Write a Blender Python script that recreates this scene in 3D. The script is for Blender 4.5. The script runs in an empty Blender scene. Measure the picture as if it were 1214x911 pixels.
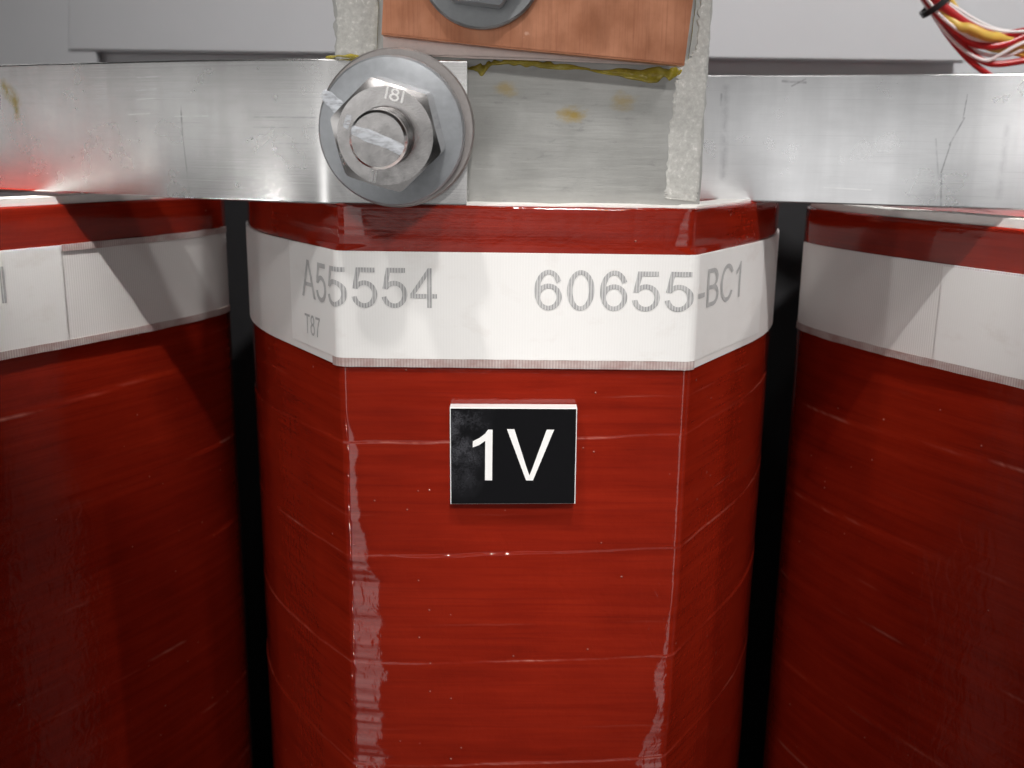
import bpy, bmesh, math, random
import numpy as np
from mathutils import Vector, Matrix
R = math.radians
sc = bpy.context.scene
COL = sc.collection

# ---------------------------------------------------------------- scale
S = 0.000145          # metres per working unit (a coil face is 414 units = 60 mm wide)
Z0 = 1500.0           # working height of the support floor below the coil reference level
def to_m(P):
    P = np.asarray(P, float).reshape(-1, 3).copy(); P[:, 2] += Z0
    return P * S

# ---------------------------------------------------------------- camera
F, PITCH, ROLL = 1217.672, 0.235, 0.014
CX, CZ, DIST = -0.34, 237.877, 1190.925
_cp, _sp = math.cos(PITCH), math.sin(PITCH)
FWD = np.array([0, _cp, -_sp]); _r = np.array([1.0, 0, 0]); _u = np.cross(_r, FWD)
RGT = _r * math.cos(ROLL) + _u * math.sin(ROLL)
UP = -_r * math.sin(ROLL) + _u * math.cos(ROLL)
ORG = np.array([CX, -DIST, CZ])
PC = np.array([607.0, 455.5])
cam = bpy.data.cameras.new("camera"); camo = bpy.data.objects.new("camera", cam); COL.objects.link(camo)
cam.sensor_width = 36.0; cam.lens = 36.0 * F / 1214.0
cam.clip_start = 0.005; cam.clip_end = 50.0
M = Matrix.Identity(4)
for i in range(3):
    M[i][0] = RGT[i]; M[i][1] = UP[i]; M[i][2] = -FWD[i]; M[i][3] = to_m([ORG])[0][i]
camo.matrix_world = M
cam.dof.use_dof = True
cam.dof.focus_distance = 1200 * S
cam.dof.aperture_fstop = 32.0
sc.camera = camo

def proj(P):
    d = np.atleast_2d(np.asarray(P, float)) - ORG
    z = d @ FWD
    return np.c_[PC[0] + F * (d @ RGT) / z, PC[1] - F * (d @ UP) / z]
def at(px, py, y):
    """point of the photograph seen on the upright plane at depth y"""
    d = FWD + RGT * ((px - PC[0]) / F) - UP * ((py - PC[1]) / F)
    return ORG + d * ((y - ORG[1]) / d[1])

# ---------------------------------------------------------------- world and lamps
sc.view_settings.view_transform = 'Standard'; sc.view_settings.look = 'None'
sc.view_settings.exposure = 0.0; sc.view_settings.gamma = 1.0
W = bpy.data.worlds.new("World"); sc.world = W; W.use_nodes = True
class NT:
    """small helper for node trees"""
    def __init__(s, nt): s.t = nt; s.n = nt.nodes; s.l = nt.links
    def new(s, typ, **kw):
        nd = s.n.new(typ)
        for k, v in kw.items(): setattr(nd, k, v)
        return nd
    def put(s, nd, key, v):
        if v is None: return
        if hasattr(v, 'bl_idname') or isinstance(v, bpy.types.NodeSocket): s.l.new(v, nd.inputs[key])
        else: nd.inputs[key].default_value = v
    def math(s, op, a, b=None, c=None, clamp=False):
        nd = s.new('ShaderNodeMath', operation=op); nd.use_clamp = clamp
        for i, v in enumerate((a, b, c)): s.put(nd, i, v)
        return nd.outputs[0]
    def ramp(s, fac, stops, interp='LINEAR'):
        nd = s.new('ShaderNodeValToRGB'); nd.color_ramp.interpolation = interp
        e = nd.color_ramp.elements
        while len(e) < len(stops): e.new(0.5)
        for i, (p, c) in enumerate(stops):
            e[i].position = p
            e[i].color = tuple(c) + (1,) if hasattr(c, '__len__') else (c, c, c, 1)
        s.put(nd, 0, fac); return nd.outputs[0]
    def mix(s, fac, a, b, blend='MIX'):
        nd = s.new('ShaderNodeMix', data_type='RGBA', blend_type=blend)
        s.put(nd, 0, fac); 
        for k, v in ((6, a), (7, b)):
            if isinstance(v, (tuple, list)) and len(v) == 3: v = tuple(v) + (1,)
            s.put(nd, k, v)
        return nd.outputs[2]
    def noise(s, vec, scale, detail=3, rough=.55, dist=0.0):
        nd = s.new('ShaderNodeTexNoise'); s.put(nd, 'Vector', vec)
        nd.inputs['Scale'].default_value = scale; nd.inputs['Detail'].default_value = detail
        nd.inputs['Roughness'].default_value = rough; nd.inputs['Distortion'].default_value = dist
        return nd.outputs[0]
    def mapping(s, vec, scale=(1, 1, 1), loc=(0, 0, 0), rot=(0, 0, 0)):
        nd = s.new('ShaderNodeMapping'); s.put(nd, 0, vec)
        nd.inputs[1].default_value = loc; nd.inputs[2].default_value = rot; nd.inputs[3].default_value = scale
        return nd.outputs[0]
    def sep(s, vec):
        nd = s.new('ShaderNodeSeparateXYZ'); s.put(nd, 0, vec); return nd.outputs

def build_world():
    t = NT(W.node_tree); bg = W.node_tree.nodes['Background']
    tc = t.new('ShaderNodeTexCoord')
    x, y, z = t.sep(tc.outputs['Generated'])
    az = t.math('ARCTAN2', x, t.math('MULTIPLY', y, -1.0))           # 0 behind the camera, + to the right
    f = t.math('MULTIPLY_ADD', az, 1 / (2 * math.pi), 0.5)             # 0.5 = straight behind the camera
    d = lambda deg: 0.5 + deg / 360.0
    hor = t.ramp(f, [(0.0, .05), (d(-120), .05), (d(-95), .42), (d(-80), .46), (d(-66), .66), (d(-52), .52), (d(-34), .95), (d(-24), .78), (d(-16), .95),
                     (d(-7), .75), (d(4), .50), (d(12), .25), (d(19), .14), (d(30), .10), (d(42), .10), (d(62), .10), (d(78), .10), (d(95), .06), (d(120), .05), (1.0, .05)])
    low = t.ramp(f, [(0.0, .02), (d(-31), .0), (d(-29.5), LOWL), (d(-21), LOWL), (d(-19.5), .05), (d(19.5), .05), (d(21), LOWR), (d(29.5), LOWR), (d(31), .0), (1.0, .02)])
    up = t.ramp(z, [(0.0, 1.0), (.11, 1.0), (.22, .07), (1.0, .05)])
    hor2 = t.mix(1.0, hor, up, 'MULTIPLY')
    k = t.ramp(t.math('MULTIPLY_ADD', z, .5, .5), [(.41, 0.0), (.472, 1.0)])
    lowf = t.ramp(t.math('MULTIPLY_ADD', z, .5, .5), [(.12, 0.0), (.24, .7), (.40, 1.0)])
    low2 = t.mix(1.0, low, lowf, 'MULTIPLY')
    deep = t.ramp(t.math('MULTIPLY_ADD', z, .5, .5), [(.10, .16), (.20, 0.0)])
    low2 = t.mix(1.0, low2, deep, 'ADD')
    c = t.mix(k, low2, hor2)
    c = t.mix(1.0, c, (1.0, .985, .97), 'MULTIPLY')
    t.put(bg, 0, c); bg.inputs[1].default_value = WORLD
LOWL, LOWR, WORLD = 1.6, 1.6, 1.2
build_world()

def lamp(name, az, el, dist, power, sx, sy, col, aim=(0, 0, 0)):
    """ceiling lamp; az degrees to the right of straight behind the camera, el degrees up"""
    l = bpy.data.lights.new(name, 'AREA'); l.shape = 'RECTANGLE'; l.size = sx; l.size_y = sy
    l.energy = power; l.color = col
    o = bpy.data.objects.new(name, l); COL.objects.link(o)
    a = to_m([aim])[0]
    d = Vector((math.sin(R(az)) * math.cos(R(el)), -math.cos(R(az)) * math.cos(R(el)), math.sin(R(el))))
    o.location = Vector(a) + d * dist
    o.rotation_euler = d.to_track_quat('Z', 'Y').to_euler()
    return o
lamp("ceiling_lamp", 14, 57, 1.6, 1.2, .12, .08, (1, .97, .93))
lamp("ceiling_lamp", -30, 57, 1.6, 1.2, .12, .08, (1, .97, .94))
def spot(name, az, el, dist, power, radius, cone, col, aim, blend=1.0, narrow=1.0):
    """unseen spot added to brighten one chosen area"""
    l = bpy.data.lights.new(name, 'SPOT'); l.energy = power; l.color = col; l.shadow_soft_size = radius
    l.spot_size = R(cone); l.spot_blend = blend
    o = bpy.data.objects.new(name, l); COL.objects.link(o)
    d = Vector((math.sin(R(az)) * math.cos(R(el)), -math.cos(R(az)) * math.cos(R(el)), math.sin(R(el))))
    o.location = Vector(to_m([aim])[0]) + d * dist; o.rotation_euler = d.to_track_quat('Z', 'Y').to_euler(); o.scale = (narrow, 1, 1)
spot("added_spot", 6, 34, 1.3, 40, .05, 8.6, (1, .97, .94), (10, 0, -200), .75, .62)  # these spots are added light, each aimed at one area only
spot("added_spot", 6, 58, 1.3, 28, .03, 6, (1, .97, .94), (0, 0, 40), 1.0, .8)
spot("added_spot", -32, 58, 1.3, 28, .03, 6, (1, .97, .94), (40, 0, 70), 1.0, .6)
spot("added_spot", -9, 54, 1.3, 370, .02, 2.7, (1, .97, .94), (-800, 60, 372), .2)
spot("added_spot", 8, 60, 1.3, 440, .02, 2.8, (1, .97, .94), (840, 0, 400), .2)
spot("added_spot", -56, -26, 1.3, 165, .12, 2.3, (1, .97, .94), (-340, 120, 30), .5)
spot("added_spot", 62, 22, 1.3, 26, .05, 4.4, (1, .97, .94), (330, 110, -260), .9)
spot("added_spot", 30, 42, 1.6, 95, .05, 18, (1, .97, .95), (620, 1250, 580))

# ---------------------------------------------------------------- object helpers
def origin_of(p):
    o = np.zeros(3)
    while p is not None:
        o += np.array(p.location); p = p.parent
    return o
def tag(o, label=None, cat=None, group=None, kind=None):
    if label: o['label'] = label
    if cat: o['category'] = cat
    if group: o['group'] = group
    if kind: o['kind'] = kind
    return o
def empty(name, base):
    o = bpy.data.objects.new(name, None); COL.objects.link(o)
    o.location = to_m([base])[0]; o.empty_display_size = .01
    return o
def smooth(me, angle=35):
    me.shade_smooth()
    try: me.set_sharp_from_angle(angle=R(angle))
    except Exception: pass
def obj(name, V, Fc, mat, parent=None, base=None, uv=None, shade=35):
    """one mesh object; V in working units of the place"""
    V = to_m(V)
    o3 = origin_of(parent) if parent is not None else (to_m([base])[0] if base is not None else np.zeros(3))
    me = bpy.data.meshes.new(name)
    me.from_pydata((V - o3).tolist(), [], Fc if isinstance(Fc, list) else Fc.tolist())
    if uv is not None:
        u = me.uv_layers.new(name='st')
        idx = np.empty(len(me.loops), dtype=np.int32); me.loops.foreach_get('vertex_index', idx)
        u.data.foreach_set('uv', np.asarray(uv, np.float32)[idx].ravel())
    me.materials.append(mat)
    if shade: smooth(me, shade)
    o = bpy.data.objects.new(name, me); COL.objects.link(o)
    if parent is not None: o.parent = parent
    elif base is not None: o.location = o3
    return o
def bm_arrays(bm):
    bm.verts.index_update()
    V = np.array([v.co[:] for v in bm.verts]); Fc = [[v.index for v in f.verts] for f in bm.faces]
    return V, Fc
def box(x0, x1, y0, y1, z0, z1, bev=0, seg=2, cuts=0):
    bm = bmesh.new(); bmesh.ops.create_cube(bm, size=1)
    for v in bm.verts:
        v.co = Vector((x0 + (v.co.x + .5) * (x1 - x0), y0 + (v.co.y + .5) * (y1 - y0), z0 + (v.co.z + .5) * (z1 - z0)))
    if bev: bmesh.ops.bevel(bm, geom=bm.edges[:], offset=bev, segments=seg, affect='EDGES', profile=.5)
    r = bm_arrays(bm); bm.free(); return r
def prism(outline, y0, y1, bev=0, seg=2):
    """outline: (x,z) list, extruded from y0 (front) to y1"""
    bm = bmesh.new()
    a = [bm.verts.new((x, y0, z)) for x, z in outline]; b = [bm.verts.new((x, y1, z)) for x, z in outline]
    n = len(outline); bm.faces.new(a); bm.faces.new(b[::-1])
    for i in range(n): bm.faces.new((a[i], b[i], b[(i + 1) % n], a[(i + 1) % n]))
    bmesh.ops.recalc_face_normals(bm, faces=bm.faces[:])
    if bev: bmesh.ops.bevel(bm, geom=[e for e in bm.edges if abs(e.verts[0].co.y - e.verts[1].co.y) < 1e-4], offset=bev, segments=seg, affect='EDGES')
    r = bm_arrays(bm); bm.free(); return r
def join(*parts):
    V = []; Fc = []; n = 0
    for v, f in parts:
        V.append(np.asarray(v)); Fc += [[i + n for i in q] for q in f]; n += len(v)
    return np.vstack(V), Fc
def tube(path, r, seg=12, close=True):
    P = np.asarray(path, float); n = len(P); rr = np.broadcast_to(np.asarray(r, float), (n,))
    T = np.gradient(P, axis=0); T /= np.linalg.norm(T, axis=1)[:, None]
    nrm = np.cross(T[0], [0, 0, 1.0]); 
    if np.linalg.norm(nrm) < 1e-3: nrm = np.cross(T[0], [1.0, 0, 0])
    V = []; nrm /= np.linalg.norm(nrm)
    for i in range(n):
        nrm = nrm - T[i] * (nrm @ T[i]); nrm /= np.linalg.norm(nrm); b = np.cross(T[i], nrm)
        for k in range(seg):
            a = 2 * math.pi * k / seg; V.append(P[i] + rr[i] * (nrm * math.cos(a) + b * math.sin(a)))
    Fc = [[i * seg + k, i * seg + (k + 1) % seg, (i + 1) * seg + (k + 1) % seg, (i + 1) * seg + k] for i in range(n - 1) for k in range(seg)]
    if close: Fc += [list(range(seg))[::-1], [(n - 1) * seg + k for k in range(seg)]]
    return np.array(V), Fc
def spline(pts, n=60):
    P = np.asarray(pts, float); m = len(P); out = []
    Q = np.vstack([2 * P[0] - P[1], P, 2 * P[-1] - P[-2]])
    for t in np.linspace(0, m - 1 - 1e-6, n):
        i = int(t); u = t - i; a, b, c, d = Q[i:i + 4]
        out.append(.5 * (2 * b + (c - a) * u + (2 * a - 5 * b + 4 * c - d) * u * u + (3 * b - a - 3 * c + d) * u ** 3))
    return np.array(out)
def _arc(cx, cy, rx, ry, a0, a1, n=22):
    return [(cx + rx * math.cos(R(a)), cy + ry * math.sin(R(a))) for a in np.linspace(a0, a1, n)]
def _ell(cx, cy, rx, ry, n=44): return _arc(cx, cy, rx, ry, 0, 360, n + 1)[:-1]
GLYPH = {   # advance, contours (outer first, then holes); letter height 1
 '1': (.776, [[(.46, 0), (.46, 1), (.38, 1), (.33, .92), (.24, .84), (.12, .77), (.12, .65), (.22, .69), (.335, .78), (.335, 0)]]),
 'V': (.93, [[(.005, 1), (.15, 1), (.405, .24), (.46, .10), (.515, .24), (.78, 1), (.925, 1), (.53, 0), (.395, 0)]]),
 'A': (.93, [[(0, 0), (.385, 1), (.53, 1), (.935, 0), (.79, 0), (.67, .30), (.255, .30), (.145, 0)], [(.295, .405), (.63, .405), (.455, .88)]]),
 '4': (.776, [[(.45, 0), (.57, 0), (.57, .24), (.70, .24), (.70, .35), (.57, .35), (.57, 1), (.47, 1), (.02, .355), (.02, .24), (.45, .24)], [(.145, .35), (.45, .35), (.45, .79)]]),
 '7': (.776, [[(.065, .88), (.55, .88), (.42, .70), (.32, .46), (.25, .22), (.23, 0), (.355, 0), (.375, .2), (.44, .46), (.55, .70), (.71, .90), (.71, 1), (.065, 1)]]),
 'T': (.85, [[(.36, 0), (.49, 0), (.49, .885), (.82, .885), (.82, 1), (.03, 1), (.03, .885), (.36, .885)]]),
 '-': (.465, [[(.045, .30), (.42, .30), (.42, .425), (.045, .425)]]),
 'l': (.30, [[(.09, 0), (.21, 0), (.21, 1), (.09, 1)]]),
 '0': (.776, [_ell(.385, .5, .325, .515), _ell(.385, .5, .195, .405)]),
 '6': (.776, [_arc(.40, .5, .335, .515, 28, 270, 34) + _arc(.40, .325, .315, .34, 275, 485, 34) + _arc(.40, .5, .205, .405, 160, 26, 20), _ell(.40, .325, .19, .225)]),
 '8': (.776, [_arc(.385, .285, .325, .30, 128, 412, 34) + _arc(.385, .745, .275, .27, -40, 220, 30), _ell(.385, .285, .195, .185), _ell(.385, .745, .15, .155)]),
 '5': (.776, [[(.175, 1), (.66, 1), (.66, .88), (.275, .88), (.225, .635)] + _arc(.38, .33, .335, .345, 112, -168, 36) + _arc(.38, .33, .205, .23, -168, 146, 34) + [(.075, .475)]]),
 'C': (1.0, [_arc(.51, .5, .46, .515, 33, 331, 44) + _arc(.51, .5, .325, .40, 326, 38, 40)]),
 'B': (.93, [[(.10, 0), (.50, 0)] + _arc(.50, .285, .365, .285, -90, 62, 20) + _arc(.47, .755, .325, .245, -52, 90, 18) + [(.10, 1)],
             [(.235, .115), (.235, .455), (.50, .455)] + _arc(.50, .285, .225, .17, 90, -90, 16),
             [(.235, .565), (.235, .885), (.46, .885)] + _arc(.46, .725, .19, .16, 90, -90, 16)]),
 ' ': (.4, []),
}
from mathutils.geometry import tessellate_polygon
def text_tris(body, weight=0.0):
    """flat characters as a bmesh in the xy plane"""
    bm = bmesh.new(); x = 0.0
    for ch in body:
        adv, cs = GLYPH[ch]
        if cs:
            polys = [[Vector((x + px, py, 0)) for px, py in c] for c in cs]
            flat = [v for p in polys for v in p]
            vs = [bm.verts.new(v) for v in flat]
            for tri in tessellate_polygon(polys):
                if len(set(tri)) < 3: continue
                a, b, c = (flat[i] for i in tri)
                ar = (b - a).cross(c - a).z
                if abs(ar) < 1e-9: continue
                bm.faces.new([vs[i] for i in (tri if ar > 0 else tri[::-1])])
        x += adv
    bm.verts.index_update()
    return bm
rng = np.random.default_rng(7)

# ---------------------------------------------------------------- materials
def material(name):
    m = bpy.data.materials.new(name); m.use_nodes = True
    t = NT(m.node_tree); b = m.node_tree.nodes['Principled BSDF']
    return m, t, b
def set_bump(t, b, height, strength=.3, dist=.0005, prev=None):
    bp = t.new('ShaderNodeBump'); bp.inputs['Strength'].default_value = strength; bp.inputs['Distance'].default_value = dist
    t.put(bp, 'Height', height)
    if prev is not None: t.put(bp, 'Normal', prev)
    t.put(b, 'Normal', bp.outputs[0]); return bp.outputs[0]
def objco(t, scale=1.0):
    """position in working units"""
    g = t.new('ShaderNodeNewGeometry'); return t.mapping(g.outputs['Position'], scale=(1 / S * scale,) * 3)

def mat_winding(seed=0.0):
    m, t, b = material("red_varnished_glass_tape")
    uv = t.new('ShaderNodeUVMap', uv_map='st').outputs[0]                    # s, z in working units / 1000
    off = (seed, seed * .7, 0)
    streak = t.noise(t.mapping(uv, (5, 70, 1), off), 1, 5, .6, .3)
    thread = t.noise(t.mapping(uv, (9, 420, 1), off), 1, 2, .5, .1)
    blot = t.noise(t.mapping(uv, (7, 9, 1), off), 1, 4, .6, .2)
    fac = t.math('ADD', t.math('MULTIPLY', streak, .6), t.math('MULTIPLY', blot, .4))
    col = t.ramp(fac, [(.28, (.140, .0078, .0030)), (.46, (.212, .0115, .0038)), (.74, (.285, .0180, .0060))])
    col = t.mix(t.math('MULTIPLY', t.ramp(thread, [(.35, 0.0), (.7, 1.0)]), .22), col, (.16, .007, .004))
    streak2 = t.noise(t.mapping(uv, (3.5, 150, 1), (seed + 4, 2, 0)), 1, 4, .6, .4)
    col = t.mix(t.math('MULTIPLY', t.ramp(streak2, [(.50, 0.0), (.68, 1.0)]), .30), col, (.115, .006, .0035))
    # small nibs and lint set in the varnish
    vo = t.new('ShaderNodeTexVoronoi', feature='F1'); t.put(vo, 'Vector', t.mapping(uv, (75, 75, 1), off)); vo.inputs['Scale'].default_value = 1
    keep = t.ramp(t.sep(vo.outputs['Color'])[0], [(.90, 0.0), (.92, 1.0)])
    nib = t.math('MULTIPLY', t.ramp(vo.outputs['Distance'], [(.0, 1.0), (.12, 0.0)]), keep)
    col = t.mix(t.math('MULTIPLY', nib, .55), col, (.75, .33, .25))
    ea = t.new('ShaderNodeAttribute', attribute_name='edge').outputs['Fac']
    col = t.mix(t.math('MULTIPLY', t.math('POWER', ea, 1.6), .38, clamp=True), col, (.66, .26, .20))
    t.put(b, 'Base Color', col)
    b.inputs['Roughness'].default_value = .12
    b.inputs['IOR'].default_value = 1.5
    ro = t.ramp(streak, [(.3, .05), (.7, .11)]); t.put(b, 'Roughness', ro)
    wav = t.noise(t.mapping(uv, (30, 60, 1), off), 1, 3, .55, .6)
    fine = t.noise(t.mapping(uv, (170, 130, 1), off), 1, 2, .5, .2)
    n = set_bump(t, b, wav, .35, .00012)
    n = set_bump(t, b, streak, .3, .00008, n)
    n = set_bump(t, b, thread, .2, .00004, n)
    n = set_bump(t, b, fine, .35, .00003, n)
    rag = t.noise(t.mapping(uv, (62, 40, 1), off), 1, 2, .5, 1.0)
    low = t.ramp(t.math('MULTIPLY', t.sep(uv)[1], -1.0), [(.10, .15), (.32, 1.0)])
    n = set_bump(t, b, t.math('MULTIPLY', rag, low), .7, .00012, n)
    set_bump(t, b, nib, 1.0, .0002, n)
    return m
def weave(t, uv, period):
    s, z, _ = t.sep(uv)
    return t.math('MULTIPLY_ADD', t.math('SINE', t.math('MULTIPLY', s, 1000 * 2 * math.pi / period)), .5, .5)
def mat_tape():
    m, t, b = material("white_woven_band")
    uv = t.new('ShaderNodeUVMap', uv_map='st').outputs[0]
    w = weave(t, uv, 3.6)
    blot = t.noise(t.mapping(uv, (12, 14, 1)), 1, 3, .5)
    col = t.mix(blot, (.74, .715, .695), (.80, .78, .765))
    col = t.mix(t.math('MULTIPLY', w, .22), col, (.30, .26, .25))
    t.put(b, 'Base Color', col); b.inputs['Roughness'].default_value = .42
    set_bump(t, b, w, .25, .00003)
    return m
def mat_margin():
    m, t, b = material("varnish_soaked_tape_edge")
    uv = t.new('ShaderNodeUVMap', uv_map='st').outputs[0]
    w = weave(t, uv, 3.6)
    blot = t.noise(t.mapping(uv, (30, 40, 1)), 1, 4, .6)
    col = t.ramp(blot, [(.35, (.40, .27, .25)), (.6, (.56, .48, .46))])
    col = t.mix(t.math('MULTIPLY', w, .5), col, (.26, .17, .16))
    t.put(b, 'Base Color', col); b.inputs['Roughness'].default_value = .3
    set_bump(t, b, w, .4, .00004)
    return m
def mat_label():
    m, t, b = material("white_paper_label")
    uv = t.new('ShaderNodeUVMap', uv_map='st').outputs[0]
    w = weave(t, uv, 3.3)
    blot = t.noise(t.mapping(uv, (9, 9, 1)), 1, 3, .5)
    col = t.mix(blot, (.78, .765, .75), (.84, .83, .815))
    st = t.noise(t.mapping(uv, (14, 22, 1), (3, 1, 0)), 1, 5, .65, .3)
    col = t.mix(t.math('MULTIPLY', t.ramp(st, [(.56, 0.0), (.74, 1.0)]), .35), col, (.62, .56, .52))
    col = t.mix(t.math('MULTIPLY', w, .06), col, (.45, .43, .42))
    t.put(b, 'Base Color', col); b.inputs['Roughness'].default_value = .38
    wr = t.noise(t.mapping(uv, (18, 6, 1)), 1, 2, .5)
    n = set_bump(t, b, wr, .45, .0004); set_bump(t, b, w, .15, .00003, n)
    return m
def mat_ink():
    m, t, b = material("grey_print_under_weave")
    uv = t.new('ShaderNodeUVMap', uv_map='st').outputs[0]
    w = weave(t, uv, 3.3)
    br = t.noise(t.mapping(uv, (60, 60, 1)), 1, 4, .65)
    ink = t.mix(w, (.27, .27, .275), (.56, .555, .555))
    t.put(b, 'Base Color', t.mix(t.math('MULTIPLY', t.ramp(br, [(.42, 0.0), (.62, 1.0)]), .28), ink, (.70, .69, .68))); b.inputs['Roughness'].default_value = .45
    return m
def segment(t, p, a, b, width):
    """1 on the line from a to b (seen from the front, x and z), 0 beyond width"""
    px, _, pz = t.sep(p); ax, az, dx, dz = a[0], a[2], b[0] - a[0], b[2] - a[2]; L = dx * dx + dz * dz
    qx = t.math('SUBTRACT', px, float(ax)); qz = t.math('SUBTRACT', pz, float(az))
    u = t.math('ADD', t.math('MULTIPLY', qx, float(dx / L)), t.math('MULTIPLY', qz, float(dz / L)), clamp=True)
    ex = t.math('SUBTRACT', qx, t.math('MULTIPLY', u, float(dx))); ez = t.math('SUBTRACT', qz, t.math('MULTIPLY', u, float(dz)))
    d = t.math('SQRT', t.math('ADD', t.math('MULTIPLY', ex, ex), t.math('MULTIPLY', ez, ez)))
    return t.math('SUBTRACT', 1.0, t.math('DIVIDE', d, float(width)), clamp=True)
def mat_alu(name, base=(.80, .80, .81), rough=.26, seed=0, aniso=.8, marks=()):
    m, t, b = material(name)
    p = objco(t)
    lines = t.noise(t.mapping(p, (.0025, .0025, .45), (seed, 0, 0)), 1, 4, .65)
    lines2 = t.noise(t.mapping(p, (.006, .006, 1.3), (seed, 5, 0)), 1, 2, .5)
    blot = t.noise(t.mapping(p, (.016, .016, .016), (seed, 0, 3)), 1, 4, .6)
    smear = t.noise(t.mapping(p, (.012, .012, .05), (seed + 7, 0, 3)), 1, 4, .65)
    dark = tuple(c * .80 for c in base)
    col = t.mix(t.math('MULTIPLY', t.ramp(smear, [(.45, 0.0), (.75, 1.0)]), .45), base, dark)
    vert = t.noise(t.mapping(p, (.022, .022, .0035), (seed + 2, 4, 0)), 1, 4, .6)
    col = t.mix(t.math('MULTIPLY', t.ramp(vert, [(.42, 0.0), (.62, 1.0)]), .55), col, tuple(c * .82 for c in base))
    scr = t.noise(t.mapping(p, (.006, .006, .9), (seed + 8, 4, 2)), 1, 3, .7)
    col = t.mix(t.math('MULTIPLY', t.ramp(scr, [(.60, 0.0), (.66, 1.0)]), .30), col, tuple(c * .70 for c in base))
    col = t.mix(t.math('MULTIPLY', t.ramp(lines, [(.62, 0.0), (.78, 1.0)]), .25), col, tuple(c * .72 for c in base))
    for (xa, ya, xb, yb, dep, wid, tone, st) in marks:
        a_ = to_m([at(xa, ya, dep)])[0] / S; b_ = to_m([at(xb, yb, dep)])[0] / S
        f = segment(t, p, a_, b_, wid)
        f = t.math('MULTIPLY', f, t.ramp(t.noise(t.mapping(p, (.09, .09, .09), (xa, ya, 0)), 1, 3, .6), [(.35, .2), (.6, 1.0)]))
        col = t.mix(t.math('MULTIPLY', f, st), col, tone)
    t.put(b, 'Base Color', col); b.inputs['Metallic'].default_value = 1
    t.put(b, 'Roughness', t.ramp(blot, [(.3, rough - .015), (.7, rough + .025)]))
    b.inputs['Anisotropic'].default_value = aniso
    b.inputs['Anisotropic Rotation'].default_value = .25
    tg = t.new('ShaderNodeTangent', direction_type='RADIAL', axis='Z'); t.put(b, 'Tangent', tg.outputs[0])
    n = set_bump(t, b, lines, .16, .00006); set_bump(t, b, lines2, .16, .00002, n)
    return m
def mat_plate():
    m, t, b = material("dull_tinned_metal")
    p = objco(t)
    blot = t.noise(t.mapping(p, (.012, .012, .012)), 1, 5, .6)
    lines = t.noise(t.mapping(p, (.02, .02, .25), (2, 0, 0)), 1, 4, .6)
    col = t.ramp(blot, [(.3, (.33, .33, .315)), (.7, (.44, .44, .425))])
    sp = t.noise(t.mapping(p, (.035, .035, .09), (3, 9, 3)), 1, 5, .7, .4)
    col = t.mix(t.math('MULTIPLY', t.ramp(sp, [(.60, 0.0), (.72, 1.0)]), .45), col, (.22, .22, .215))
    # three faint stains of yellow varnish
    for (px, py, rad, st) in ((600, 106, 17, .55), (679, 136, 19, .85), (738, 120, 19, .5)):
        c = to_m([at(px, py, 46)])[0] / S
        vs = t.new('ShaderNodeVectorMath', operation='SUBTRACT'); t.put(vs, 0, p); vs.inputs[1].default_value = tuple(c)
        dn = t.new('ShaderNodeVectorMath', operation='LENGTH'); t.put(dn, 0, t.mapping(vs.outputs[0], (1, .3, 1.6)))
        nz = t.noise(t.mapping(p, (.07, .07, .12)), 1, 4, .6)
        f = t.math('ADD', t.math('DIVIDE', dn.outputs['Value'], rad), t.math('MULTIPLY_ADD', nz, 1.6, -.8))
        col = t.mix(t.math('MULTIPLY', t.ramp(f, [(.25, 1.0), (1.0, 0.0)]), st), col, (.42, .29, .06))
    t.put(b, 'Base Color', col); b.inputs['Metallic'].default_value = .75
    t.put(b, 'Roughness', t.ramp(lines, [(.3, .38), (.7, .55)]))
    n = set_bump(t, b, lines, .25, .0001); set_bump(t, b, blot, .2, .0003, n)
    return m
def mat_grit():
    m, t, b = material("gritty_dried_resin")
    p = objco(t)
    vo = t.new('ShaderNodeTexVoronoi'); t.put(vo, 'Vector', p); vo.inputs['Scale'].default_value = .22
    n1 = t.noise(p, .16, 4, .7, .3)
    col = t.ramp(n1, [(.3, (.40, .395, .375)), (.58, (.50, .495, .47)), (.74, (.74, .73, .70))])
    t.put(b, 'Base Color', col); b.inputs['Metallic'].default_value = .1; b.inputs['Roughness'].default_value = .2
    n = set_bump(t, b, n1, .3, .00015); set_bump(t, b, vo.outputs['Distance'], .6, .00008, n)
    return m
def mat_copper():
    m, t, b = material("brushed_copper")
    p = objco(t)
    lines = t.noise(t.mapping(p, (.35, .35, .008)), 1, 4, .65)
    blot = t.noise(t.mapping(p, (.02, .02, .02), (4, 0, 0)), 1, 4, .6)
    col = t.ramp(blot, [(.3, (.52, .21, .115)), (.7, (.70, .33, .20))])
    col = t.mix(t.math('MULTIPLY', t.ramp(lines, [(.52, 0.0), (.75, 1.0)]), .4), col, (.36, .13, .08))
    tar = t.noise(t.mapping(p, (.03, .03, .006), (2, 6, 0)), 1, 5, .65)
    col = t.mix(t.math('MULTIPLY', t.ramp(tar, [(.48, 0.0), (.68, 1.0)]), .40), col, (.27, .105, .06))
    fl = t.noise(t.mapping(p, (.05, .05, .05), (9, 1, 0)), 1, 3, .6)
    col = t.mix(t.math('MULTIPLY', t.ramp(fl, [(.70, 0.0), (.76, 1.0)]), .6), col, (.85, .55, .42))
    t.put(b, 'Base Color', col); b.inputs['Metallic'].default_value = 1
    t.put(b, 'Roughness', t.ramp(blot, [(.3, .34), (.7, .48)])); b.inputs['Anisotropic'].default_value = .4
    set_bump(t, b, lines, .2, .00008)
    return m
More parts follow.
